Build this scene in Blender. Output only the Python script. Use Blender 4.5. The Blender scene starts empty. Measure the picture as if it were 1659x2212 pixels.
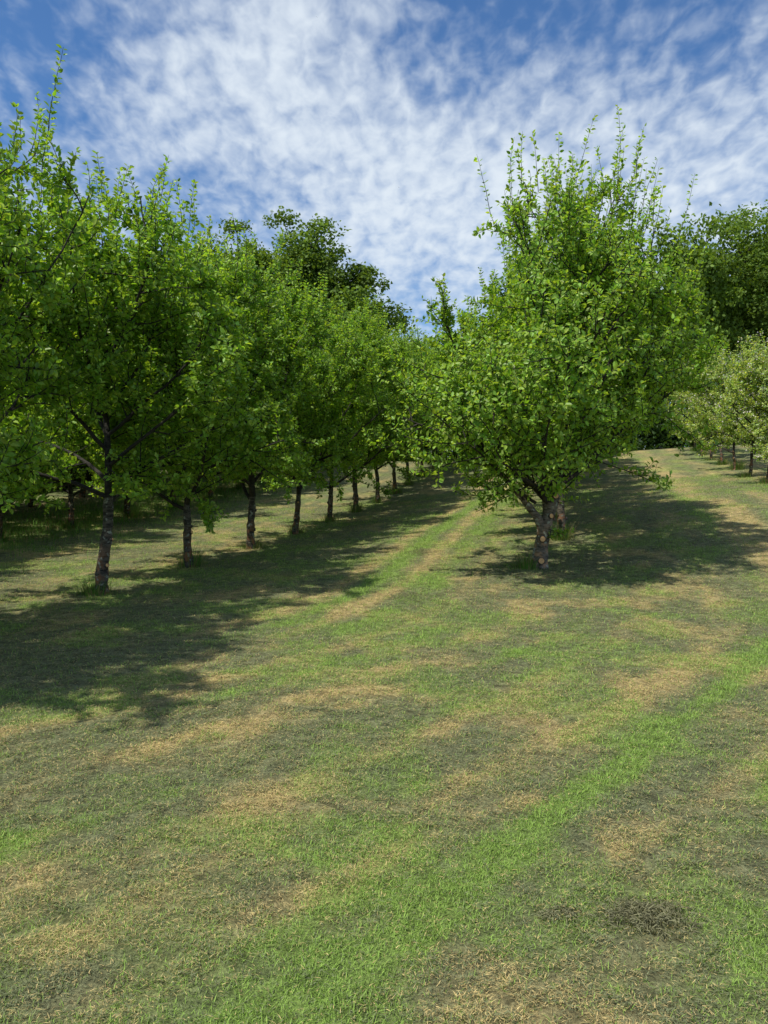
import bpy, math, numpy as np
C = bpy.context.scene.collection
V = np.array
def nrm(a):
    a = np.asarray(a, float); return a / (np.linalg.norm(a, axis=-1, keepdims=True) + 1e-9)

# ------------------------------------------------------------ noise
_g = np.random.default_rng(5).random((8, 256, 256))
def vn(x, y, k=0):
    x = np.asarray(x, float); y = np.asarray(y, float)
    xi = np.floor(x).astype(int); yi = np.floor(y).astype(int)
    fx = x - xi; fy = y - yi
    fx = fx*fx*(3-2*fx); fy = fy*fy*(3-2*fy)
    g = _g[k % 8]; a, b, c, d = xi & 255, (xi+1) & 255, yi & 255, (yi+1) & 255
    return (g[a, c]*(1-fx)+g[b, c]*fx)*(1-fy) + (g[a, d]*(1-fx)+g[b, d]*fx)*fy
def fbm(x, y, k=0, o=4):
    s = 0; w = .5; t = 0
    for i in range(o):
        s = s + w*vn(x*2**i+17*i, y*2**i+31*i, k+i); t += w; w *= .55
    return s/t
def sst(a, b, x):
    t = np.clip((x-a)/(b-a), 0, 1); return t*t*(3-2*t)

# ------------------------------------------------------------ terrain
_ty = np.linspace(-600, 900, 30001)
_tz = np.interp(_ty, [-600, 0, 10, 11, 13.5, 16, 18.6, 21.1, 23.65, 26.2, 28.7, 31.2, 33.8, 36.3, 38.8, 45, 60, 100, 900],
                [-2, 0, 0, .01, .08, .19, .29, .42, .58, .79, 1.03, 1.28, 1.6, 1.95, 2.25, 2.5, 2.9, 3.2, 3.4])
_k = np.hanning(41); _k /= _k.sum(); _tz = np.convolve(np.pad(_tz, 20, mode='edge'), _k, mode='valid')
def hz(x, y):
    x = np.asarray(x, float); y = np.asarray(y, float)
    z = np.interp(y, _ty, _tz)
    c = .08*sst(8, 20, y) - .02*sst(28, 40, y)
    z = z + c*np.clip(x-(.2364*y-6.4), 0, 22)
    z = z + .05*(vn(x*.35, y*.35, 2)-.5)*sst(3, 9, y) + .02*(vn(x*1.3, y*1.3, 3)-.5)
    return z
_gy = np.linspace(-50, 120, 3401)
_gt = .2364 + (.74-.2364)*(1-sst(5.5, 12.5, _gy)); _gt[_gy < 0] = .74
_gg = np.cumsum(_gt)*(_gy[1]-_gy[0]); _gg += .2364*20-np.interp(20, _gy, _gg)
def stripe(x, y):
    return x-np.interp(y, _gy, _gg)
def masks(x, y):
    s0 = stripe(x, y); far = sst(7, 10.5, y)
    s = s0 + .3*(1-.5*far)*(fbm(x*.6, y*.6, 1)-.5) + .2*(1-.3*far)*(fbm(x*3, y*3, 3)-.5)
    ga = lambda c, w: np.exp(-((s-c)/w)**2)
    n1 = fbm(s0*1.5+5, y*.6, 4); n2 = fbm(s0*1.8+9, y*.8+3, 6); n3 = fbm(x*5, y*5, 2, 3); n4 = fbm(x*1.7, y*1.7+8, 5)
    dry = (.95*ga(-.4, .22)*(1-far) + 1.05*ga(1.95, .2)*(1-.6*far) + .7*ga(3.3, .2) + .5*ga(4.3, .2) + .5*ga(.95, .15)*(1-far) + .5*ga(-1.5, .16)*(1-far) + .5*ga(5.6, .2))
    trk = (1.2*ga(-3.35, .14) + 1.1*ga(-2.45, .13) + .3*ga(-1.5, .15) + .75*ga(2.9, .3))*far*(.65+.7*sst(.35, .6, n1))
    dry = dry*(.2+1.0*sst(.38, .60, n1)) + .62*sst(.47, .62, n4)*sst(.3, .6, n1) + trk
    dry = np.clip(dry*(.15+1.6*n3) + .15*n3, 0, .92)
    grn = (.45*ga(.35, .16)*(1-far) + .85*ga(2.5, .14)*(1-.5*far) + .45*ga(5.0, .2) + .35*ga(-1.0, .14)*(1-far) + .35*ga(3.8, .13))
    grn = grn*(.1+1.1*sst(.42, .60, n2)) + .42*sst(.50, .64, fbm(x*1.4+4, y*1.4, 2)) + (1.0*ga(-2.9, .16) + .5*ga(-2.05, .2))*far
    grn = np.clip(grn*(.1+1.6*n3), 0, 1)
    grn = grn + .45*(1-sst(2.2, 4.6, y-.6*x))*sst(.38, .60, fbm(x*2+4, y*2, 5))
    grn = np.clip(grn, 0, .8)
    return dry, grn
CLIP = V([.190, .210, .112]); DRY = V([.52, .405, .185]); GRN = V([.235, .355, .075])
def gcol(x, y):
    d, g = masks(x, y)
    c = CLIP[None]*(1-d)[:, None] + DRY[None]*d[:, None]
    c = c*(1-g)[:, None] + GRN[None]*g[:, None]
    return c

# ------------------------------------------------------------ materials
def newmat(name):
    m = bpy.data.materials.new(name); m.use_nodes = True; n = m.node_tree.nodes; n.clear(); return m, n, m.node_tree.links
def leafmat(name, tr=.44, rough=.42, spec=.35, tint=(1, 1, 1), trc=(1.7, 1.6, .5)):
    m, n, l = newmat(name)
    at = n.new('ShaderNodeAttribute'); at.attribute_name = 'Col'
    mul = n.new('ShaderNodeMix'); mul.data_type = 'RGBA'; mul.blend_type = 'MULTIPLY'; mul.inputs[0].default_value = 1
    mul.inputs[7].default_value = (*tint, 1); l.new(at.outputs['Color'], mul.inputs[6])
    p = n.new('ShaderNodeBsdfPrincipled'); p.inputs['Roughness'].default_value = rough; p.inputs['Specular IOR Level'].default_value = spec
    l.new(mul.outputs[2], p.inputs['Base Color'])
    t = n.new('ShaderNodeBsdfTranslucent'); m2 = n.new('ShaderNodeMix'); m2.data_type = 'RGBA'; m2.blend_type = 'MULTIPLY'
    m2.inputs[0].default_value = 1; m2.inputs[7].default_value = (*trc, 1); l.new(mul.outputs[2], m2.inputs[6]); l.new(m2.outputs[2], t.inputs[0])
    mx = n.new('ShaderNodeMixShader'); mx.inputs[0].default_value = tr; l.new(p.outputs[0], mx.inputs[1]); l.new(t.outputs[0], mx.inputs[2])
    o = n.new('ShaderNodeOutputMaterial'); l.new(mx.outputs[0], o.inputs[0]); return m
def barkmat(name, dark, light, red=None, hi=.75, thr=.45):
    m, n, l = newmat(name)
    tc = n.new('ShaderNodeTexCoord'); mp = n.new('ShaderNodeMapping'); mp.inputs['Scale'].default_value = (9, 9, 26); l.new(tc.outputs['Object'], mp.inputs[0])
    no = n.new('ShaderNodeTexNoise'); no.inputs['Scale'].default_value = 1; no.inputs['Detail'].default_value = 7; no.inputs['Roughness'].default_value = .7; l.new(mp.outputs[0], no.inputs[0])
    r = n.new('ShaderNodeValToRGB'); r.color_ramp.elements[0].position = .38; r.color_ramp.elements[0].color = (*dark, 1)
    r.color_ramp.elements[1].position = .66; r.color_ramp.elements[1].color = (*light, 1); l.new(no.outputs[0], r.inputs[0])
    col = r.outputs[0]
    if red:
        sx = n.new('ShaderNodeSeparateXYZ'); l.new(tc.outputs['Object'], sx.inputs[0])
        mr = n.new('ShaderNodeMapRange'); mr.inputs[1].default_value = .15; mr.inputs[2].default_value = hi; mr.inputs[3].default_value = 1; mr.inputs[4].default_value = 0; l.new(sx.outputs[2], mr.inputs[0])
        n2 = n.new('ShaderNodeTexNoise'); n2.inputs['Scale'].default_value = 9; l.new(tc.outputs['Object'], n2.inputs[0])
        cr = n.new('ShaderNodeMapRange'); cr.inputs[1].default_value = thr; cr.inputs[2].default_value = thr+.12; l.new(n2.outputs[0], cr.inputs[0])
        mu = n.new('ShaderNodeMath'); mu.operation = 'MULTIPLY'; l.new(mr.outputs[0], mu.inputs[0]); l.new(cr.outputs[0], mu.inputs[1])
        mx = n.new('ShaderNodeMix'); mx.data_type = 'RGBA'; l.new(mu.outputs[0], mx.inputs[0]); l.new(col, mx.inputs[6]); mx.inputs[7].default_value = (*red, 1); col = mx.outputs[2]
        # pale lichen patches higher up the stem
        n3 = n.new('ShaderNodeTexNoise'); n3.inputs['Scale'].default_value = 14; n3.inputs['Detail'].default_value = 4; l.new(tc.outputs['Object'], n3.inputs[0])
        c3 = n.new('ShaderNodeMapRange'); c3.inputs[1].default_value = .58; c3.inputs[2].default_value = .66; l.new(n3.outputs[0], c3.inputs[0])
        m3 = n.new('ShaderNodeMix'); m3.data_type = 'RGBA'; l.new(c3.outputs[0], m3.inputs[0]); l.new(col, m3.inputs[6]); m3.inputs[7].default_value = (.30, .31, .25, 1); col = m3.outputs[2]
    p = n.new('ShaderNodeBsdfPrincipled'); p.inputs['Roughness'].default_value = .9; l.new(col, p.inputs['Base Color'])
    b = n.new('ShaderNodeBump'); b.inputs['Strength'].default_value = 1; b.inputs['Distance'].default_value = .03; l.new(no.outputs[0], b.inputs['Height']); l.new(b.outputs[0], p.inputs['Normal'])
    o = n.new('ShaderNodeOutputMaterial'); l.new(p.outputs[0], o.inputs[0]); return m
def groundmat():
    m, n, l = newmat('mown_grass_ground')
    at = n.new('ShaderNodeAttribute'); at.attribute_name = 'Col'
    g = n.new('ShaderNodeNewGeometry')
    a = n.new('ShaderNodeTexNoise'); a.inputs['Scale'].default_value = 55; a.inputs['Detail'].default_value = 5; a.inputs['Roughness'].default_value = .7; l.new(g.outputs['Position'], a.inputs[0])
    b = n.new('ShaderNodeTexNoise'); b.inputs['Scale'].default_value = 8; b.inputs['Detail'].default_value = 7; b.inputs['Roughness'].default_value = .72; l.new(g.outputs['Position'], b.inputs[0])
    r1 = n.new('ShaderNodeMapRange'); r1.inputs[1].default_value = .3; r1.inputs[2].default_value = .7; r1.inputs[3].default_value = .4; r1.inputs[4].default_value = 1.45; l.new(a.outputs[0], r1.inputs[0])
    r2 = n.new('ShaderNodeMapRange'); r2.inputs[1].default_value = .35; r2.inputs[2].default_value = .65; r2.inputs[3].default_value = .5; r2.inputs[4].default_value = 1.45; l.new(b.outputs[0], r2.inputs[0])
    mu = n.new('ShaderNodeMath'); mu.operation = 'MULTIPLY'; l.new(r1.outputs[0], mu.inputs[0]); l.new(r2.outputs[0], mu.inputs[1])
    vm = n.new('ShaderNodeVectorMath'); vm.operation = 'SCALE'; l.new(at.outputs['Color'], vm.inputs[0]); l.new(mu.outputs[0], vm.inputs['Scale'])
    p = n.new('ShaderNodeBsdfPrincipled'); p.inputs['Roughness'].default_value = .95; p.inputs['Specular IOR Level'].default_value = .1; l.new(vm.outputs[0], p.inputs['Base Color'])
    ad = n.new('ShaderNodeMath'); ad.operation = 'ADD'; l.new(a.outputs[0], ad.inputs[0]); l.new(b.outputs[0], ad.inputs[1])
    bu = n.new('ShaderNodeBump'); bu.inputs['Strength'].default_value = .9; bu.inputs['Distance'].default_value = .04; l.new(ad.outputs[0], bu.inputs['Height']); l.new(bu.outputs[0], p.inputs['Normal'])
    o = n.new('ShaderNodeOutputMaterial'); l.new(p.outputs[0], o.inputs[0]); return m
def flatmat(name, c, rough=.8):
    m, n, l = newmat(name)
    tc = n.new('ShaderNodeTexCoord'); no = n.new('ShaderNodeTexNoise'); no.inputs['Scale'].default_value = 30; l.new(tc.outputs['Object'], no.inputs[0])
    r = n.new('ShaderNodeValToRGB'); r.color_ramp.elements[0].color = (*[v*.6 for v in c], 1); r.color_ramp.elements[1].color = (*[min(1, v*1.2) for v in c], 1); l.new(no.outputs[0], r.inputs[0])
    p = n.new('ShaderNodeBsdfPrincipled'); p.inputs['Roughness'].default_value = rough; l.new(r.outputs[0], p.inputs['Base Color'])
    o = n.new('ShaderNodeOutputMaterial'); l.new(p.outputs[0], o.inputs[0]); return m
M_leaf = leafmat('apple_leaf'); M_far = leafmat('woodland_leaf', tr=.35, rough=.55, spec=.2)
M_grass = leafmat('grass_blade', tr=.3, rough=.6, spec=.15, trc=(1.15, 1.2, .7))
M_petal = leafmat('blossom_petal', tr=.3, rough=.7, spec=.1, trc=(1, 1, 1))
M_bark = barkmat('apple_bark', (.014, .012, .009), (.15, .13, .10), (.24, .105, .045))
M_bark2 = barkmat('big_apple_bark', (.035, .028, .02), (.27, .22, .165), (.38, .22, .12), hi=.9, thr=.5)
M_twig = barkmat('apple_twig', (.014, .012, .009), (.05, .043, .033))
M_cut = flatmat('cut_wood', (.75, .42, .18)); M_rim = flatmat('callus_bark', (.06, .048, .04))
M_ground = groundmat(); M_bird = flatmat('bird_plumage', (.02, .02, .022))

# ------------------------------------------------------------ mesh helpers
def mesh_np(name, verts, quads=None, tris=None, mat=None, col=None, smooth=False):
    me = bpy.data.meshes.new(name); verts = np.asarray(verts, np.float32)
    me.vertices.add(len(verts)); me.vertices.foreach_set('co', verts.ravel())
    li = []; tot = []
    if quads is not None and len(quads): li.append(np.asarray(quads, np.int32).ravel()); tot.append(np.full(len(quads), 4, np.int32))
    if tris is not None and len(tris): li.append(np.asarray(tris, np.int32).ravel()); tot.append(np.full(len(tris), 3, np.int32))
    li = np.concatenate(li); tot = np.concatenate(tot)
    st = np.zeros(len(tot), np.int32); st[1:] = np.cumsum(tot)[:-1]
    me.loops.add(len(li)); me.loops.foreach_set('vertex_index', li)
    me.polygons.add(len(tot)); me.polygons.foreach_set('loop_start', st); me.polygons.foreach_set('loop_total', tot)
    if smooth: me.polygons.foreach_set('use_smooth', np.ones(len(tot), bool))
    if col is not None:
        a = me.attributes.new('Col', 'FLOAT_COLOR', 'POINT')
        c4 = np.ones((len(verts), 4), np.float32); c4[:, :3] = col; a.data.foreach_set('color', c4.ravel())
    me.update(calc_edges=True)
    if mat: me.materials.append(mat)
    return me
def obj(name, me, parent=None):
    o = bpy.data.objects.new(name, me); C.objects.link(o)
    if parent: o.parent = parent
    return o
def tag(o, label=None, cat=None, group=None, kind=None):
    if label: o['label'] = label
    if cat: o['category'] = cat
    if group: o['group'] = group
    if kind: o['kind'] = kind
    return o

class Tubes:
    def __init__(s): s.v = []; s.f = []; s.n = 0
    def add(s, pts, rad, sides=5, rough=0, rng=None):
        pts = np.asarray(pts, float); rad = np.asarray(rad, float); k = len(pts)
        if k < 2: return
        t = nrm(np.gradient(pts, axis=0)); md = nrm(pts[-1]-pts[0])
        ref = V([1., 0, 0]) if abs(md[0]) < .7 else V([0, 1., 0])
        a = nrm(np.cross(t, ref)); b = np.cross(t, a)
        an = np.arange(sides)*2*math.pi/sides
        rr = np.repeat(rad[:, None], sides, 1)
        if rough: rr = rr*(1+rng.normal(0, rough, rr.shape))
        P = pts[:, None]+rr[..., None]*(np.cos(an)[None, :, None]*a[:, None]+np.sin(an)[None, :, None]*b[:, None])
        s.v.append(P.reshape(-1, 3))
        i = np.arange(k-1)[:, None]*sides; j = np.arange(sides)[None]; j2 = (j+1) % sides
        s.f.append((np.stack([i+j, i+j2, i+sides+j2, i+sides+j], -1)+s.n).reshape(-1, 4)); s.n += k*sides
    def mesh(s, name, mat): return mesh_np(name, np.concatenate(s.v), quads=np.concatenate(s.f), mat=mat, smooth=True)

def leaves_mesh(name, pos, axis, nor, size, col, mat, wid=.55, fold=.22):
    """ovate folded leaves, six vertices and two quads each"""
    N = len(pos); a = nrm(axis); w = nrm(np.cross(a, nor)); n = np.cross(w, a); L = size[:, None]
    b = pos; m1 = a*.32*L; m2 = a*.7*L; t = a*L - n*.16*L
    up = n*fold*wid*L*.5
    P = np.stack([b, b+m1+w*wid*.5*L+up, b+m2+w*wid*.38*L+up-n*.05*L, b+t, b+m2-w*wid*.38*L+up-n*.05*L, b+m1-w*wid*.5*L+up], 1)
    i = np.arange(N)[:, None]*6
    q = np.concatenate([i+V([[0, 1, 2, 3]]), i+V([[0, 3, 4, 5]])])
    return mesh_np(name, P.reshape(-1, 3), quads=q, mat=mat, col=np.repeat(col, 6, 0))

def walk(rng, p, d, L, n, wob, up):
    pts = [p]; st = L/n; d = nrm(d)
    for i in range(n):
        d = nrm(d+rng.normal(0, wob, 3)+V([0, 0, up])); p = p+d*st; pts.append(p)
    return np.array(pts)

def disc_cut(c, n, r, parent):
    """sawn branch stub: pale face inside a raised bark collar"""
    n = nrm(n); a = nrm(np.cross(n, [0, 0, 1.])); b = np.cross(n, a); an = np.linspace(0, 2*math.pi, 13)[:-1]
    ring = lambda rr, h: c+n*h+rr*(np.cos(an)[:, None]*a+np.sin(an)[:, None]*b)
    v = np.concatenate([ring(r*1.35, -.03), ring(r*1.15, .022), ring(r, .024)]); q = []
    for k in range(2):
        for j in range(12): q.append((k*12+j, k*12+(j+1) % 12, k*12+12+(j+1) % 12, k*12+12+j))
    obj('bark_collar', mesh_np('bark_collar', v, quads=q, mat=M_rim, smooth=True), parent)
    v2 = np.concatenate([ring(r*.99, .020), [c+n*.026]]); t = [(j, (j+1) % 12, 12) for j in range(12)]
    obj('pruning_cut', mesh_np('pruning_cut', v2, tris=t, mat=M_cut), parent)

def apple_tree(seed, H=6.0, R=2.2, ht=1.05, tr=.1, nsc=17, leaf=.083, maxl=34000, lean=(0, 0), trunk_pts=None, extra=(), stems=(), young=.5, bark=None, pol0=60, low=.18,
               prof=((0, .12, .3, .6, .8, 1), (.70, .93, 1, .88, .70, .42)), tint=(1, 1, 1), shoots=40, sl=(.25, .65), blossom=0, dens=1.0, cuts=None, sprouts=()):
    rng = np.random.default_rng(seed); zb = ht*.85
    ph = rng.random(3)*6.28
    def env(P, f=1.0):
        z = P[:, 2]; t = (z-zb)/(H-zb)
        az = np.arctan2(P[:, 1], P[:, 0])
        r = R*np.interp(t, prof[0], prof[1])*(1+.12*np.sin(2*az+ph[0])+.10*np.sin(3*az+ph[1]+z)+.09*np.sin(5*az+ph[2]+2*z))
        return (np.hypot(P[:, 0]-lean[0]*t, P[:, 1]-lean[1]*t) < r*f) & (t < 1) & (t > -.06)
    def cut(P, f=1.0):
        ok = env(P, f); ok[:2] = True
        if ok.all(): return P
        return P[:max(2, int(np.argmin(ok)))]
    T = Tubes(); B = Tubes()
    if trunk_pts is None:
        tp = walk(rng, V([0, 0, -.08]), V([rng.normal(0, .03), rng.normal(0, .03), 1.]), ht+.08, 12, .045, .08)
    else:
        q = np.array(trunk_pts, float); u = np.linspace(0, len(q)-1, 16); tp = np.stack([np.interp(u, range(len(q)), q[:, k]) for k in range(3)], 1)
        tp[1:-1] = (tp[:-2]+tp[1:-1]*2+tp[2:])/4
    u = np.linspace(0, 1, len(tp))
    tr_r = tr*(1.0+.3*np.exp(-u*9)-.25*u+.07*np.sin(u*21+seed)+.07*np.sin(u*37+seed*2))
    T.add(tp, tr_r, 14, .05, rng)
    top = tp[-1]; ld = walk(rng, top, nrm(tp[-1]-tp[-3])+V([lean[0]*.25-top[0]*.3, lean[1]*.1, .8]), (H-top[2])*.86, 16, .07, .07)
    B.add(ld, np.linspace(tr_r[-1]*.95, .012, len(ld)), 7, .03, rng)
    sc = [(ld, tr_r[-1]*.9)]
    for q_, ra_, rb_ in stems:
        q = np.array(q_, float); u_ = np.linspace(0, len(q)-1, 12); sp_ = np.stack([np.interp(u_, range(len(q)), q[:, k]) for k in range(3)], 1)
        sp_[1:-1] = (sp_[:-2]+sp_[1:-1]*2+sp_[2:])/4
        T.add(sp_, np.linspace(ra_, rb_, 12)*(1+.07*np.sin(np.arange(12)*1.9)), 10, .05, rng)
        p = walk(rng, sp_[-1], nrm(sp_[-1]-sp_[-3]), 2.0, 12, .08, .03); B.add(p, np.linspace(rb_*.95, .009, len(p)), 7, .03, rng); sc.append((p, rb_))
    az = rng.random()*6.28
    for i in range(nsc):
        f = (i/(nsc-1))**1.15
        zz = ht*.92+(H*.76-ht*.92)*f
        src = np.concatenate([tp, ld]); st = src[np.argmin(abs(src[:, 2]-zz))]
        az += 2.399+rng.normal(0, .25); pol = math.radians(pol0-(pol0-30)*f+rng.normal(0, 6))
        d = V([math.cos(az)*math.sin(pol), math.sin(az)*math.sin(pol), math.cos(pol)])
        p = cut(walk(rng, st, d, R*(1.5-.2*f), 14, .11, .03), 1.0)
        r0 = .034-.019*f; B.add(p, np.linspace(r0, .007, len(p)), 6, .03, rng); sc.append((p, r0))
    for st, d, L, r0 in extra:
        p = walk(rng, V(st, ), V(d), L, 14, .07, .03); B.add(p, np.linspace(r0, .009, len(p)), 7, .03, rng); sc.append((p, r0))
    nodes_p = []; nodes_d = []; nodes_y = []
    def leafnodes(P, sp, y0, t0=0.0):
        seg = np.linalg.norm(np.diff(P, axis=0), axis=1); cum = np.concatenate([[0], np.cumsum(seg)]); L = cum[-1]
        s = np.arange(L*t0+rng.random()*sp, L, sp)
        if len(s) == 0: return
        Q = np.stack([np.interp(s, cum, P[:, k]) for k in range(3)], 1); D = nrm(P[-1]-P[0])
        nodes_p.append(Q); nodes_d.append(np.repeat(D[None], len(Q), 0)); nodes_y.append(y0+.5*(s/L)**2)
    for st, d, L in sprouts:
        p = walk(rng, V(st), V(d), L, 6, .12, .03); B.add(p, np.linspace(.006, .002, len(p)), 3); leafnodes(p, .035, .5)
    l2 = []
    for P, r0 in sc:
        L = np.linalg.norm(np.diff(P, axis=0), axis=1).sum(); k = max(3, int(L/(.19/dens)))
        for t in rng.uniform(.10, 1.0, k):
            x = t*(len(P)-1); i = min(int(x), len(P)-2); st = P[i]+(P[i+1]-P[i])*(x-i); pd = nrm(P[i+1]-P[i])
            rad = V([st[0], st[1], 0]); rad = nrm(rad) if np.hypot(*rad[:2]) > .15 else 0*rad
            d = nrm(.5*pd+nrm(rng.normal(0, 1, 3))*.9+.3*rad+V([0, 0, low+.1*(st[2] > H*.45)]))
            q = cut(walk(rng, st, d, rng.uniform(.6, 1.25)*R/2.2, 8, .13, .04), 1.03)
            if len(q) > 2:
                B.add(q, np.linspace(.011, .0035, len(q)), 4); l2.append(q); leafnodes(q, .075, .0, .15)
    ups = []
    for q in l2:
        L = np.linalg.norm(np.diff(q, axis=0), axis=1).sum(); k = max(2, int(L/.13))
        for t in rng.uniform(.1, 1.0, k):
            x = t*(len(q)-1); i = min(int(x), len(q)-2); st = q[i]+(q[i+1]-q[i])*(x-i); pd = nrm(q[i+1]-q[i])
            d = nrm(.5*pd+nrm(rng.normal(0, 1, 3))*.8+V([0, 0, .3]))
            s = cut(walk(rng, st, d, rng.uniform(.2, .5), 4, .12, .07), 1.1)
            B.add(s, np.linspace(.006, .0025, len(s)), 3); leafnodes(s, .05, .1)
            ups.append(s[-1])
    ups = np.array(ups); sc_ = ups[:, 2]+.45*np.hypot(ups[:, 0], ups[:, 1])+rng.normal(0, .35, len(ups))
    for i in np.argsort(-sc_)[:shoots*3:3]:
        s = walk(rng, ups[i], V([ups[i][0]*.15+rng.normal(0, .15), ups[i][1]*.15+rng.normal(0, .15), 1.]), rng.uniform(*sl), 8, .06, .06)
        B.add(s, np.linspace(.006, .002, len(s)), 3); leafnodes(s, .06, .5)
    NP = np.concatenate(nodes_p); ND = np.concatenate(nodes_d); NY = np.concatenate(nodes_y)
    k = 4; tot = len(NP)*k
    P = np.repeat(NP, k, 0); D = np.repeat(ND, k, 0); Y = np.repeat(NY, k)
    if tot > maxl:
        s = rng.permutation(tot)[:maxl]; s.sort(); P, D, Y = P[s], D[s], Y[s]
    N = len(P)
    ra = nrm(rng.normal(0, 1, (N, 3))); ra = nrm(ra-(ra*D).sum(1, keepdims=True)*D*.8)
    ax = nrm(D*.45+ra+V([0, 0, .12])+rng.normal(0, .15, (N, 3)))
    out = nrm(P*V([1, 1, 0])+1e-4)
    no = nrm(V([0, 0, .7])+rng.normal(0, .6, (N, 3))+.25*D+.5*out)
    sz = leaf*rng.uniform(.6, 1.2, N)*(1-.25*np.clip(Y, 0, 1))
    y = np.clip(young*rng.random(N)+.55*Y*rng.random(N), 0, 1)[:, None]
    c = V([.155, .305, .032])*(1-y)+V([.39, .56, .105])*y
    c = c*rng.uniform(.6, 1.25, (N, 1))*V(tint)
    c[:, 0] *= rng.uniform(.85, 1.2, N)
    crown = leaves_mesh('crown', P+ra*.01, ax, no, sz, c, M_leaf)
    root = bpy.data.objects.new('apple_tree', None); C.objects.link(root)
    t = obj('trunk', T.mesh('trunk', bark or M_bark), root); obj('branches', B.mesh('branches', M_twig), root); obj('crown', crown, root)
    if cuts is None: cuts = [(.3+.25*rng.random(), rng.uniform(-2.4, -.7), .026), (.7, rng.uniform(-2.6, -.5), .02)]
    for h, a_, r in cuts:
        i = np.argmin(abs(tp[:, 2]-h)); n_ = V([math.cos(a_), math.sin(a_), .15]); disc_cut(tp[i]+nrm(n_)*tr_r[i]*1.0, n_, r, t)
    if blossom:
        s = rng.permutation(N)[:blossom]; Pb = np.repeat(P[s], 4, 0)+rng.normal(0, .03, (blossom*4, 3))
        cb = np.repeat(V([[.75, .68, .66]]), len(Pb), 0)*rng.uniform(.7, 1.1, (len(Pb), 1))
        obj('blossom', leaves_mesh('blossom', Pb, rng.normal(0, 1, Pb.shape), rng.normal(0, 1, Pb.shape)+V([0, 0, 1]), np.full(len(Pb), .045), cb, M_petal, wid=.9), root)
    print('tree', seed, 'leaves', N, 'of', tot)
    return root

def wood_tree(seed, H=15, R=5, nl=52000, tint=(1, 1, 1), leaf=.19, low=.28, name='woodland_tree'):
    rng = np.random.default_rng(seed); T = Tubes(); B = Tubes()
    tp = walk(rng, V([0, 0, -.3]), V([0, 0, 1.]), H*low+.3, 8, .04, .1); T.add(tp, np.linspace(.032*H, .021*H, len(tp)), 10, .04, rng)
    ld = walk(rng, tp[-1], V([0, 0, 1.]), H*(.84-low), 12, .1, .08); B.add(ld, np.linspace(.02*H, .03, len(ld)), 6)
    az = 0; tips = []
    nb = 24
    for i in range(nb):
        f = i/(nb-1); zz = H*low*.9+f*H*.48; st = ld[np.argmin(abs(ld[:, 2]-zz))]; az += 2.399+rng.normal(0, .3)
        pol = math.radians(78-42*f+rng.normal(0, 8)); d = V([math.cos(az)*math.sin(pol), math.sin(az)*math.sin(pol), math.cos(pol)])
        L = R*(1.0-.25*f)*rng.uniform(.75, 1.1); p = walk(rng, st, d, L, 10, .12, .05); B.add(p, np.linspace(.008*H, .025, len(p)), 5)
        for t in (.35, .55, .75, 1.0):
            q = p[int(t*10)]; tips.append(q)
            if t < 1 or rng.random() < .6:
                e = walk(rng, q, nrm(p[-1]-p[0])*.5+rng.normal(0, .7, 3)+V([0, 0, .4]), R*.26, 5, .15, .05); B.add(e, np.linspace(.03, .01, len(e)), 3); tips.append(e[-1])
    tips.append(ld[-1]); tips.append(ld[-3]); tips = np.array(tips)
    per = nl//len(tips); P = []; CC = []; NO = []
    def ball(k):
        v = nrm(rng.normal(0, 1, (k, 3))); return v*rng.random((k, 1))**.45
    for q in tips:
        k = int(per*rng.uniform(.6, 1.4)); s = R*.2*rng.uniform(.7, 1.3)
        sub = q+ball(8)*V([s, s, s*.65]); pick = sub[rng.integers(0, 8, k)]; bb = ball(k)
        pp = pick+bb*V([s*.62, s*.62, s*.4]); P.append(pp); NO.append(bb*1.2)
        CC.append(np.repeat(V([[.115, .185, .032]])*rng.uniform(.75, 1.3), k, 0))
    P = np.concatenate(P); c = np.concatenate(CC)*rng.uniform(.7, 1.35, (len(P), 1))*V(tint); N = len(P)
    ax = rng.normal(0, 1, (N, 3)); no = nrm(V([0, 0, .7])+rng.normal(0, .5, (N, 3))+np.concatenate(NO))
    root = bpy.data.objects.new(name, None); C.objects.link(root)
    obj('trunk', T.mesh('trunk', M_twig), root); obj('branches', B.mesh('branches', M_twig), root)
    obj('crown', leaves_mesh('crown', P, ax, no, leaf*rng.uniform(.6, 1.3, N), c, M_far, wid=.7), root)
    return root

def copy_tree(o, parent=None):
    c = o.copy(); C.objects.link(c); c.parent = parent
    for ch in o.children: copy_tree(ch, c)
    return c
used = set()
def put(proto, x, y, rz, sc, label, cat='tree', group=None, sink=.0):
    if proto.name in used: o = copy_tree(proto)
    else: o = proto; used.add(proto.name)
    o.location = (x, y, float(hz(x, y))-sink); o.rotation_euler = (0, 0, rz); o.scale = (sc[0], sc[0], sc[1])
    tag(o, label, cat, group); return o

# ------------------------------------------------------------ ground
b = 6.2
u = np.linspace(-1, 1, 541); gx = 600/math.sinh(b)*np.sinh(b*u)
gyy = 4+600/math.sinh(b)*np.sinh(b*u)
X, Y = np.meshgrid(gx, gyy); X = X.ravel(); Y = Y.ravel(); Z = hz(X, Y)
Z = Z + .022*(fbm(X*4, Y*4, 5, 3)-.5)*(np.hypot(X, Y) < 40)
n = 541; i, j = np.meshgrid(np.arange(n-1), np.arange(n-1)); i = i.ravel(); j = j.ravel()
q = np.stack([j*n+i, j*n+i+1, (j+1)*n+i+1, (j+1)*n+i], 1)
gc = gcol(X, Y)
g = obj('ground', mesh_np('ground', np.stack([X, Y, Z], 1), quads=q, mat=M_ground, col=gc*.88, smooth=True)); tag(g, 'mown orchard ground rising away with dry and green stripes', 'ground', kind='structure')

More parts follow.
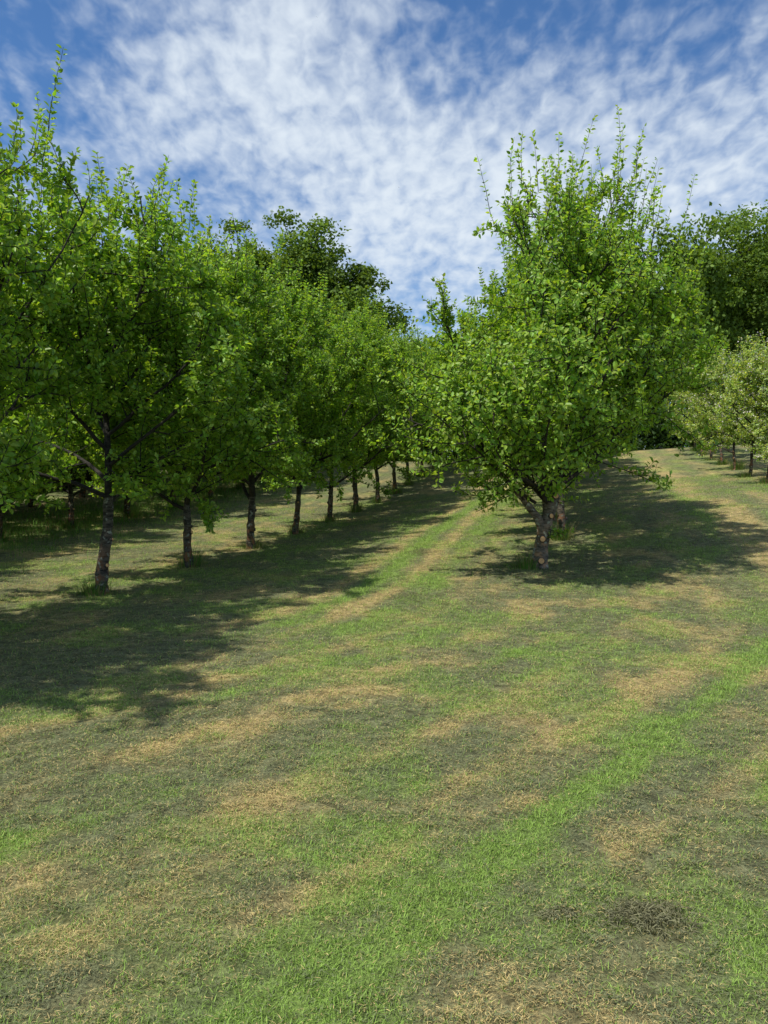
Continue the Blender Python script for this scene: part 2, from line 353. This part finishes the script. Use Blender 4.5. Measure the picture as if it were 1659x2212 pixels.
# ------------------------------------------------------------ grass blades
rng = np.random.default_rng(11)
def blades(N_scale, ymin=1.7, ymax=26):
    yy = np.linspace(ymin, ymax, 400); dens = 30000*np.minimum(1, (3.4/yy)**1.9)*(2*(.54*yy+.6))
    cdf = np.cumsum(dens); tot = int(cdf[-1]*(yy[1]-yy[0])*N_scale); cdf = cdf/cdf[-1]
    y = np.interp(rng.random(tot), cdf, yy); x = (rng.random(tot)*2-1)*(.54*y+.6); return x, y
x, y = blades(1.0); N = len(x); print('blades', N)
d, gm = masks(x, y); clump = fbm(x*11, y*11, 3, 3)
keep = rng.random(N) < np.clip(.2+1.5*sst(.35, .62, clump)+gm*.3, 0, 1)
x, y, d, gm, clump = x[keep], y[keep], d[keep], gm[keep], clump[keep]; N = len(x)
r = rng.random(N); isg = r < gm*.85+.12; isd = (~isg) & (rng.random(N) < d*.85+.13)
sc = (np.maximum(y, 3.2)/3.2)**.5
Lb = np.where(isg, rng.uniform(.010, .032, N), rng.uniform(.007, .022, N))*sc
wb = np.where(isg, .0022, .0019)*rng.uniform(.7, 1.3, N)*sc
tilt = np.where(isg, rng.uniform(.3, 1.2, N), rng.uniform(1.0, 1.5, N))
az = rng.random(N)*2*math.pi
D = np.stack([np.cos(az)*np.sin(tilt), np.sin(az)*np.sin(tilt), np.cos(tilt)], 1); S = np.stack([-np.sin(az), np.cos(az), rng.normal(0, .25, N)], 1)
lift = .022*sst(.5, .72, clump)*(~isg)
zz = hz(x, y)+.022*(fbm(x*4, y*4, 5, 3)-.5)+np.where(isg, -.002, rng.uniform(0, .010, N)+lift*rng.random(N))
P0 = np.stack([x, y, zz], 1); mid = P0+D*(Lb*.55)[:, None]; tip = P0+(D*Lb[:, None])+np.stack([np.cos(az), np.sin(az), -.6+0*az], 1)*(Lb*.15)[:, None]
Vv = np.stack([P0-S*wb[:, None]*.5, P0+S*wb[:, None]*.5, mid+S*wb[:, None]*.45, tip, mid-S*wb[:, None]*.45], 1)
ii = np.arange(N)[:, None]*5
col = np.where(isg[:, None], GRN*1.15, np.where(isd[:, None], DRY*1.08, CLIP*1.1))*rng.uniform(.55, 1.4, (N, 1))
go = obj('mown_grass', mesh_np('mown_grass', Vv.reshape(-1, 3), quads=np.concatenate([ii+V([[0, 1, 2, 4]])]), tris=ii+V([[4, 2, 3]]), mat=M_grass, col=np.repeat(col, 5, 0)))
tag(go, 'short mown grass and scattered clippings over the orchard floor', 'grass', kind='stuff')

# ------------------------------------------------------------ trees
big = apple_tree(3, H=5.85, R=2.5, ht=1.25, tr=.115, nsc=22, leaf=.088, maxl=50000, lean=(.45, 0), sl=(.4, 1.15), bark=M_bark2, pol0=56, low=.25,
                 trunk_pts=[(0, 0, -.08), (.0, 0, .25), (.05, 0, .55), (.15, .02, .9), (.26, .03, 1.3)],
                 stems=[([(.03, -.01, .48), (-.02, -.05, .72), (-.2, -.1, .95), (-.42, -.18, 1.2)], .075, .045), ([(.06, .03, .5), (.12, .12, .85), (.08, .22, 1.3)], .07, .045)],
                 extra=[((.05, .02, .7), (.3, .6, .9), 2.4, .04), ((.1, 0, 1.0), (-.85, -.65, .75), 2.3, .035), ((.15, 0, 1.1), (.3, -.8, .8), 1.9, .035),
                        ((.1, 0, 1.1), (-.9, -.9, .45), 2.3, .03), ((.1, 0, 1.0), (-.4, -1.0, .50), 2.3, .03), ((.2, 0, 1.2), (1, -.2, .6), 2.2, .035), ((-.1, -.1, 1.0), (-.8, -.9, .3), 1.9, .028), ((.1, 0, 1.1), (-.6, -1.0, .3), 2.2, .028), ((.1, 0, 1.2), (-.5, -1.0, .2), 2.1, .026)],
                 prof=((0, .1, .2, .4, .6, .8, 1), (.58, .86, 1, 1, .82, .56, .30)), shoots=80, young=.7,
                 cuts=[(.42, -1.7, .042), (1.1, -1.45, .042), (.75, -1.2, .036), (.1, -1.6, .045)], sprouts=[((.08, -.1, .45), (.9, -.3, .1), .35), ((.1, -.1, .5), (1., -.2, .35), .4), ((.1, -.1, .6), (.8, -.4, -.2), .3), ((.25, -.05, 1.0), (1, -.3, .1), .45)])
A = [apple_tree(21, H=5.2, R=2.15, ht=1.3, tr=.08, maxl=48000, shoots=60, nsc=20, sl=(.3, .9)), apple_tree(22, H=5.15, R=2.15, ht=1.05, tr=.07, maxl=40000), apple_tree(23, H=5.25, R=2.15, ht=1.0, tr=.08, maxl=40000),
     apple_tree(24, H=5.2, R=2.1, ht=.95, tr=.07, maxl=38000), apple_tree(25, H=5.4, R=2.1, ht=.9, tr=.068, maxl=38000), apple_tree(26, H=5.3, R=2.3, ht=.7, tr=.08, maxl=36000), apple_tree(27, H=4.9, R=2.3, ht=.42, tr=.08, maxl=38000, tint=(.75, .75, .75))]  # last variant: leaf colour darkened to stand for shade in the outermost row
P3 = [apple_tree(31, H=3.6, R=1.5, ht=.62, tr=.055, nsc=12, maxl=13000, young=.9, tint=(1.3, 1.08, 2.0), blossom=600, shoots=25), apple_tree(32, H=3.8, R=1.5, ht=.6, tr=.055, nsc=12, maxl=13000, young=.9, tint=(1.2, 1.04, 1.7), blossom=350, shoots=25)]
ORD = ['first', 'second', 'third', 'fourth', 'fifth', 'sixth', 'seventh', 'eighth', 'ninth', 'tenth', 'eleventh', 'twelfth', 'thirteenth', 'fourteenth']
rng = np.random.default_rng(77)
put(big, 2.4, 12.6, 0, (1, 1), 'big bushy apple tree alone in front on the right, forked trunk with sawn stubs', 'tree', 'apple trees of the middle row')
bases = [(2.4, 12.6)]
for k in range(1, 11):
    D_ = 12.6+2.53*k; x_ = .2364*D_-.58+(.3 if k == 1 else 0)
    put(A[(k*2+1) % 5], x_, D_, k*1.9+.5, [(1.0, .98), (1.0, .95)][k % 2] if k > 2 else (1.15, 1.06), '%s apple tree of the middle row, directly behind the big front tree' % ORD[k] if k == 1 else '%s apple tree from the front in the middle row' % ORD[k], 'tree', 'apple trees of the middle row'); bases.append((x_, D_))
hs = [1.0, 1.0, 1.03, 1.03, 1, 1, 1, 1.0, 1, 1, 1, 1]
order = [0, 1, 2, 3, 4, 2, 1, 3, 4, 1, 2, 3]
for k in range(12):
    D_ = 11+2.53*k; x_ = .2364*D_-6.4
    lab = 'nearest full trunk of the long left row, apple tree with tall top shoots' if k == 0 else '%s apple tree along the long left row, counted from the nearest full trunk' % ORD[k]
    put(A[order[k]], x_, D_, [0.9, 1.1, 2.0, 0.2, 3.9, 5.1, 2.8, 4.2, 1.5, .4, 3.3, 2.2][k], (1.06, hs[k]), lab, 'tree', 'apple trees of the long left row'); bases.append((x_, D_))
put(A[0], .2364*8.47-6.4, 8.47, 2.6, (.96, .98), 'nearest apple tree at the left edge, only its crown reaching into view', 'tree', 'apple trees of the long left row')
put(A[3], .2364*5.94-6.45, 5.94, 2.4, (1.15, 1.0), 'apple tree beyond the left edge whose shadow darkens the grass', 'tree', 'apple trees of the long left row')
for k in range(11):
    D_ = 12.34+2.53*k; x_ = .2364*D_-12.3
    put([A[5], A[2], A[5], A[4]][k % 4], x_, D_, k*2.3, (1.12, .93+.05*math.sin(k*2)), '%s apple tree in the shaded row behind the left row' % ORD[k], 'tree', 'apple trees of the shaded second row'); bases.append((x_, D_))
for k in range(13):
    D_ = 12.31+2.53*k; x_ = .2364*D_-16.6
    put(A[6], x_, D_, k*1.3+1, (1.3, 1.25), '%s apple tree in the outermost row on the left, leaf colour darkened for shade' % ORD[k], 'tree', 'apple trees of the outermost left row')
for k in range(7):
    D_ = 22.4+2.4*k; x_ = .2364*D_+5.15
    put(P3[k % 2], x_, D_, k*2.1+.7, (1, 1+.04*math.sin(k*3)), '%s small pale blossoming apple tree from the front in the right row' % ORD[k], 'tree', 'small pale apple trees at the right edge'); bases.append((x_, D_))

# woodland behind
WT = [wood_tree(41, H=14.6, R=4.8, nl=64000), wood_tree(42, H=14, R=6.0, nl=64000, tint=(1.0, 1.02, .9)), wood_tree(43, H=9.5, R=4.2, nl=36000, low=.15, tint=(1.1, 1.1, 1))]
def wx(px, D): return (px-829.5)/1777*D
spec = [(0, 700, 51, 1.2, 1.0, 'tall dark broadleaf tree beyond the orchard, left of centre with ragged open top'),
        (0, 520, 53, 1.0, .96, 'dark tree beyond the orchard seen just left of the tall ragged tree'),
        (1, 1620, 50, 1.0, .90, 'huge rounded dark tree rising at the right edge'),
        (1, 1800, 54, 1.0, 1.0, 'dark tree behind the huge tree at the right edge'),
        (2, 880, 56, .9, .8, 'low tree seen in the gap left of the big apple tree'),
        (2, 1030, 54, 1, .95, 'low woodland tree behind the middle row, left of its crown top'),
        (2, 1180, 50, 1, 1.05, 'low woodland tree straight behind the big apple tree'),
        (2, 1330, 49, 1, 1.2, 'low woodland tree right of the big apple tree trunk'),
        (2, 1450, 47, 1.1, 1.3, 'low woodland tree over the dark hedge at the lane end'),
        (0, 350, 55, 1, .85, 'dark woodland tree far behind the left row'),
        (1, 160, 50, 1, .75, 'broad woodland tree far behind the nearest left crowns'),
        (2, 780, 52, 1, .9, 'low tree at the foot of the tall ragged tree'),
        (2, 600, 49, 1, 1.0, 'low tree behind the far end of the left row')]
for n_, (w, px, D_, sx, sz_, lab) in enumerate(spec):
    put(WT[w], wx(px, D_), D_, n_*1.7, (sx, sz_), lab, 'tree', 'woodland trees beyond the orchard', sink=.1)

# hedge
rng = np.random.default_rng(9)
def hedge(path, hh, wd, n_, name, label):
    p = np.array(path, float); seg = np.linalg.norm(np.diff(p, axis=0), axis=1); cum = np.concatenate([[0], np.cumsum(seg)])
    s = rng.random(n_)*cum[-1]; cx = np.interp(s, cum, p[:, 0]); cy = np.interp(s, cum, p[:, 1]); th = rng.random(n_)*math.pi
    rr = rng.uniform(.6, 1.05, n_); nn = .7+.6*fbm(s*.5, th*1.5, 2)
    ox = np.cos(th)*wd*rr*nn; z = np.sin(th)*hh*rr*nn*rng.random(n_)**.3
    dx = np.interp(s, cum[:-1], np.diff(p, axis=0)[:, 0]/seg); dy = np.interp(s, cum[:-1], np.diff(p, axis=0)[:, 1]/seg)
    X_ = cx-dy*ox; Y_ = cy+dx*ox; P = np.stack([X_, Y_, hz(X_, Y_)+z], 1)
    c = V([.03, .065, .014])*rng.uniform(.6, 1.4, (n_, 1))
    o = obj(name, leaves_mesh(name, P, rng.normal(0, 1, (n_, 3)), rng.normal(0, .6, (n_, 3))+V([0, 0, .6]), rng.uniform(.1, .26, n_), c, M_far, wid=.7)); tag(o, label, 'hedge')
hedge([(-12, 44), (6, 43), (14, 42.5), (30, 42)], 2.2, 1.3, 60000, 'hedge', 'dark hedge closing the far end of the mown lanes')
hedge([(-18.5, 10), (-13.5, 28), (-9.5, 44)], 3.4, 1.3, 70000, 'hedge', 'added dark hedge, a backdrop for the shade behind the outermost left row')  # added as a dark backdrop for the deep shade on the far left

# long grass round trunks
rng = np.random.default_rng(13); PP = []
for bx, by in bases:
    k = int(rng.uniform(180, 460)); off = rng.normal(0, .06, 2)
    a_ = rng.random(k)*6.28; rr = abs(rng.normal(.02, .09, k))+.07; PP.append(np.stack([bx+off[0]+np.cos(a_)*rr, by+off[1]+np.sin(a_)*rr, a_, rng.uniform(.6, 1.25)*rng.uniform(.5, 1.3, k)], 1))
k = 26000; yy = rng.uniform(10, 40, k); xx = .2364*yy-13.2+rng.normal(0, 1.3, k); PP.append(np.stack([xx, yy, rng.random(k)*6.28, np.full(k, .65)], 1))
PP = np.concatenate(PP); N = len(PP); L = rng.uniform(.10, .38, N)*PP[:, 3]; a_ = PP[:, 2]; ti = rng.uniform(.05, .5, N)
D = np.stack([np.cos(a_)*np.sin(ti), np.sin(a_)*np.sin(ti), np.cos(ti)], 1); S = np.stack([-np.sin(a_), np.cos(a_), 0*a_], 1)*.004
P0 = np.stack([PP[:, 0], PP[:, 1], hz(PP[:, 0], PP[:, 1])-.01], 1); mid = P0+D*(L*.6)[:, None]; tip = mid+nrm(D+np.stack([np.cos(a_), np.sin(a_), 0*a_], 1)*.7)*(L*.45)[:, None]
Vv = np.stack([P0-S, P0+S, mid+S*.8, tip, mid-S*.8], 1); ii = np.arange(N)[:, None]*5
inb = np.arange(N)[:, None] >= N-k
col = np.where(rng.random((N, 1)) < np.where(inb, .1, .35), V([.32, .26, .12]), V([.14, .28, .05]))*rng.uniform(.6, 1.3, (N, 1))
o = obj('long_grass', mesh_np('long_grass', Vv.reshape(-1, 3), quads=ii+V([[0, 1, 2, 4]]), tris=ii+V([[4, 2, 3]]), mat=M_grass, col=np.repeat(col, 5, 0))); tag(o, 'uncut long grass round the trunks and under the left trees', 'grass', kind='stuff')

# clipping heaps
def heap(x0, y0, rx, ry, h, k, label, seed, c=(.22, .21, .12)):
    rng = np.random.default_rng(seed); q = rng.normal(0, .40, (k, 2)); rr = np.hypot(q[:, 0], q[:, 1])
    x = q[:, 0]*rx; y = q[:, 1]*ry; nz = fbm((x+x0)*22+seed, (y+y0)*22, 1, 3); ok = (nz > .36) & (rr < .95); q, rr, x, y, nz = q[ok], rr[ok], x[ok], y[ok], nz[ok]; k = len(x)
    z = h*np.exp(-rr**2*1.6)*rng.random(k)**.5*(.3+1.4*nz)
    z0 = float(hz(x0, y0)); P = np.stack([x, y, hz(x0+x, y0+y)-z0+z+.006], 1); a_ = rng.random(k)*6.28; ti = rng.uniform(-.5, .5, k)
    D = np.stack([np.cos(a_)*np.cos(ti), np.sin(a_)*np.cos(ti), np.sin(ti)], 1); S = nrm(np.cross(D, rng.normal(0, 1, (k, 3))))*.0016; L = rng.uniform(.015, .04, k)[:, None]
    Vv = np.stack([P-S, P+S, P+D*L*.6+S+V([0, 0, .004]), P+D*L-V([0, 0, .006]), P+D*L*.6-S+V([0, 0, .004])], 1); ii = np.arange(k)[:, None]*5
    col = V(c)*rng.uniform(.5, 1.5, (k, 1))
    o = obj('clipping_heap', mesh_np('clipping_heap', Vv.reshape(-1, 3), quads=ii+V([[0, 1, 2, 4]]), tris=ii+V([[4, 2, 3]]), mat=M_grass, col=np.repeat(col, 5, 0)))
    o.location = (x0, y0, z0); tag(o, label, 'grass heap', 'heaps of dark grass clippings')
heap(.95, 2.90, .22, .15, .028, 2000, 'dark matted heap of grass clippings, largest, low right foreground', 1, (.20, .195, .11))
heap(.64, 2.93, .10, .06, .014, 380, 'small dark wisp of clippings just left of the large heap', 2, (.20, .195, .11))
heap(.63, 14.2, .3, .25, .09, 900, 'dark clump of clippings in the lane left of the big tree', 3)
heap(.33, 10.5, .4, .3, .05, 900, 'long low clump of clippings nearer than the lane clump', 4)
heap(-1.45, 12.2, .2, .2, .09, 600, 'dark clump of clippings beside the left wheel track', 5)

# birds
def bird(px, py, D, s, label):
    v = V([(-1, 0, .25), (-.45, .12, .1), (0, .25, 0), (.45, .12, .1), (1, 0, .25), (.45, -.1, .1), (0, -.12, 0), (-.45, -.1, .1), (0, .45, 0), (0, -.5, .02), (.12, -.45, 0), (0, .1, .1), (0, .1, -.1)])*s
    f = [(0, 7, 1), (1, 7, 6), (1, 6, 2), (2, 6, 3), (6, 5, 3), (3, 5, 4), (2, 11, 8), (2, 8, 12), (6, 9, 11), (6, 10, 9), (6, 12, 10), (2, 6, 11), (2, 12, 6)]
    o = obj('bird', mesh_np('bird', v, tris=f, mat=M_bird)); o.location = (wx(px, D), D, 1.6+(1030-py)/1777*D); o.rotation_euler = (0.3, .2, .5); tag(o, label, 'bird')
bird(688, 62, 45, .07, 'tiny dark bird high in the clouds, upper one'); bird(861, 415, 50, .09, 'tiny dark bird low over the woodland, left of the big tree')

# ------------------------------------------------------------ light
EL = 60
sd = nrm(V([-.78, -.52, 0]))*math.cos(math.radians(EL)); sd[2] = math.sin(math.radians(EL))
L = bpy.data.lights.new('sun', 'SUN'); L.energy = 5; L.angle = math.radians(1.0); L.color = (1, .95, .83)
lo = bpy.data.objects.new('sun', L); C.objects.link(lo)
from mathutils import Vector
lo.rotation_euler = Vector(sd).to_track_quat('Z', 'Y').to_euler()
w = bpy.data.worlds.new('World'); bpy.context.scene.world = w; w.use_nodes = True; n = w.node_tree.nodes; l = w.node_tree.links; n.clear()
sky = n.new('ShaderNodeTexSky'); sky.sky_type = 'NISHITA'; sky.sun_disc = False; sky.sun_elevation = math.radians(EL); sky.sun_rotation = math.atan2(sd[0], sd[1]); sky.air_density = 1.0; sky.dust_density = .2; sky.ozone_density = 3
def mth(op, a, b=None, c=None):
    m = n.new('ShaderNodeMath'); m.operation = op
    for k, v in enumerate((a, b, c)):
        if v is None: continue
        if isinstance(v, (int, float)): m.inputs[k].default_value = v
        else: l.new(v, m.inputs[k])
    return m.outputs[0]
tc = n.new('ShaderNodeTexCoord'); sx = n.new('ShaderNodeSeparateXYZ'); l.new(tc.outputs['Generated'], sx.inputs[0])
zz = mth('ADD', mth('MAXIMUM', sx.outputs[2], 0), .25); cx = n.new('ShaderNodeCombineXYZ'); l.new(mth('DIVIDE', sx.outputs[0], zz), cx.inputs[0]); l.new(mth('DIVIDE', sx.outputs[1], zz), cx.inputs[1])
def noise(sc, det, ro, dist=0, off=(0, 0, 0), scl=(1, 1, 1), rot=0):
    mp = n.new('ShaderNodeMapping'); mp.inputs['Location'].default_value = off; mp.inputs['Scale'].default_value = scl; mp.inputs['Rotation'].default_value = (0, 0, rot); l.new(cx.outputs[0], mp.inputs[0])
    t = n.new('ShaderNodeTexNoise'); t.inputs['Scale'].default_value = sc; t.inputs['Detail'].default_value = det; t.inputs['Roughness'].default_value = ro; t.inputs['Distortion'].default_value = dist
    l.new(mp.outputs[0], t.inputs[0]); return t.outputs[0]
cov = noise(1.3, 3, .5, .3, (3.1, 1.7, 0)); rip = noise(28, 3, .5, .3, (0, 0, 0), (1, .6, 1), .5); mid = noise(9, 5, .6, .2)
streak = noise(3, 4, .55, .2, (1, 0, 0), (1, .25, 1), -.45)
def blob(px, py, wd, amp):
    v = nrm(V([(px-829.5)/1777, 1, (1030-py)/1777])); vm = n.new('ShaderNodeVectorMath'); vm.operation = 'DOT_PRODUCT'; l.new(tc.outputs['Generated'], vm.inputs[0]); vm.inputs[1].default_value = tuple(v)
    return mth('MULTIPLY', mth('EXPONENT', mth('DIVIDE', mth('SUBTRACT', vm.outputs['Value'], 1), wd*wd)), amp)
val = mth('ADD', mth('ADD', mth('MULTIPLY', cov, .4), mth('MULTIPLY', streak, .6)), mth('ADD', mth('MULTIPLY', rip, .75), mth('MULTIPLY', mid, .5)))
for bl in [(600, 100, .07, .20), (430, 300, .08, .18), (1450, 200, .12, .14), (900, 400, .1, .20), (110, 90, .12, -.28), (1180, 40, .09, -.34), (960, 130, .06, -.14), (400, 440, .04, -.24), (720, 270, .05, -.08), (1560, 10, .08, -.32), (1200, 330, .12, .18), (250, 150, .05, -.06)]:
    val = mth('ADD', val, blob(*bl))
mr = n.new('ShaderNodeMapRange'); mr.interpolation_type = 'SMOOTHSTEP'; mr.inputs[1].default_value = .82; mr.inputs[2].default_value = 1.58; l.new(val, mr.inputs[0])
tn = n.new('ShaderNodeMix'); tn.data_type = 'RGBA'; tn.blend_type = 'MULTIPLY'; tn.inputs[0].default_value = 1; tn.inputs[7].default_value = (.58, .84, 1.08, 1); l.new(sky.outputs[0], tn.inputs[6])
b1 = n.new('ShaderNodeBackground'); l.new(tn.outputs[2], b1.inputs[0]); b1.inputs[1].default_value = .12
b2 = n.new('ShaderNodeBackground'); b2.inputs[0].default_value = (.76, .84, .92, 1); b2.inputs[1].default_value = 1.03
mx = n.new('ShaderNodeMixShader'); l.new(mth('MULTIPLY', mr.outputs[0], .95), mx.inputs[0]); l.new(b1.outputs[0], mx.inputs[1]); l.new(b2.outputs[0], mx.inputs[2])
wo = n.new('ShaderNodeOutputWorld'); l.new(mx.outputs[0], wo.inputs[0])

# ------------------------------------------------------------ camera
cam = bpy.data.cameras.new('camera'); co = bpy.data.objects.new('camera', cam); C.objects.link(co)
co.location = (0, 0, 1.6); co.rotation_euler = (math.radians(90-2.45), 0, 0)
cam.sensor_fit = 'VERTICAL'; cam.sensor_height = 24; cam.lens = 24*1777/2212; cam.clip_end = 2000; cam.clip_start = .05
bpy.context.scene.camera = co
sc = bpy.context.scene; sc.view_settings.view_transform = 'Standard'; sc.view_settings.look = 'None'; sc.view_settings.exposure = 0
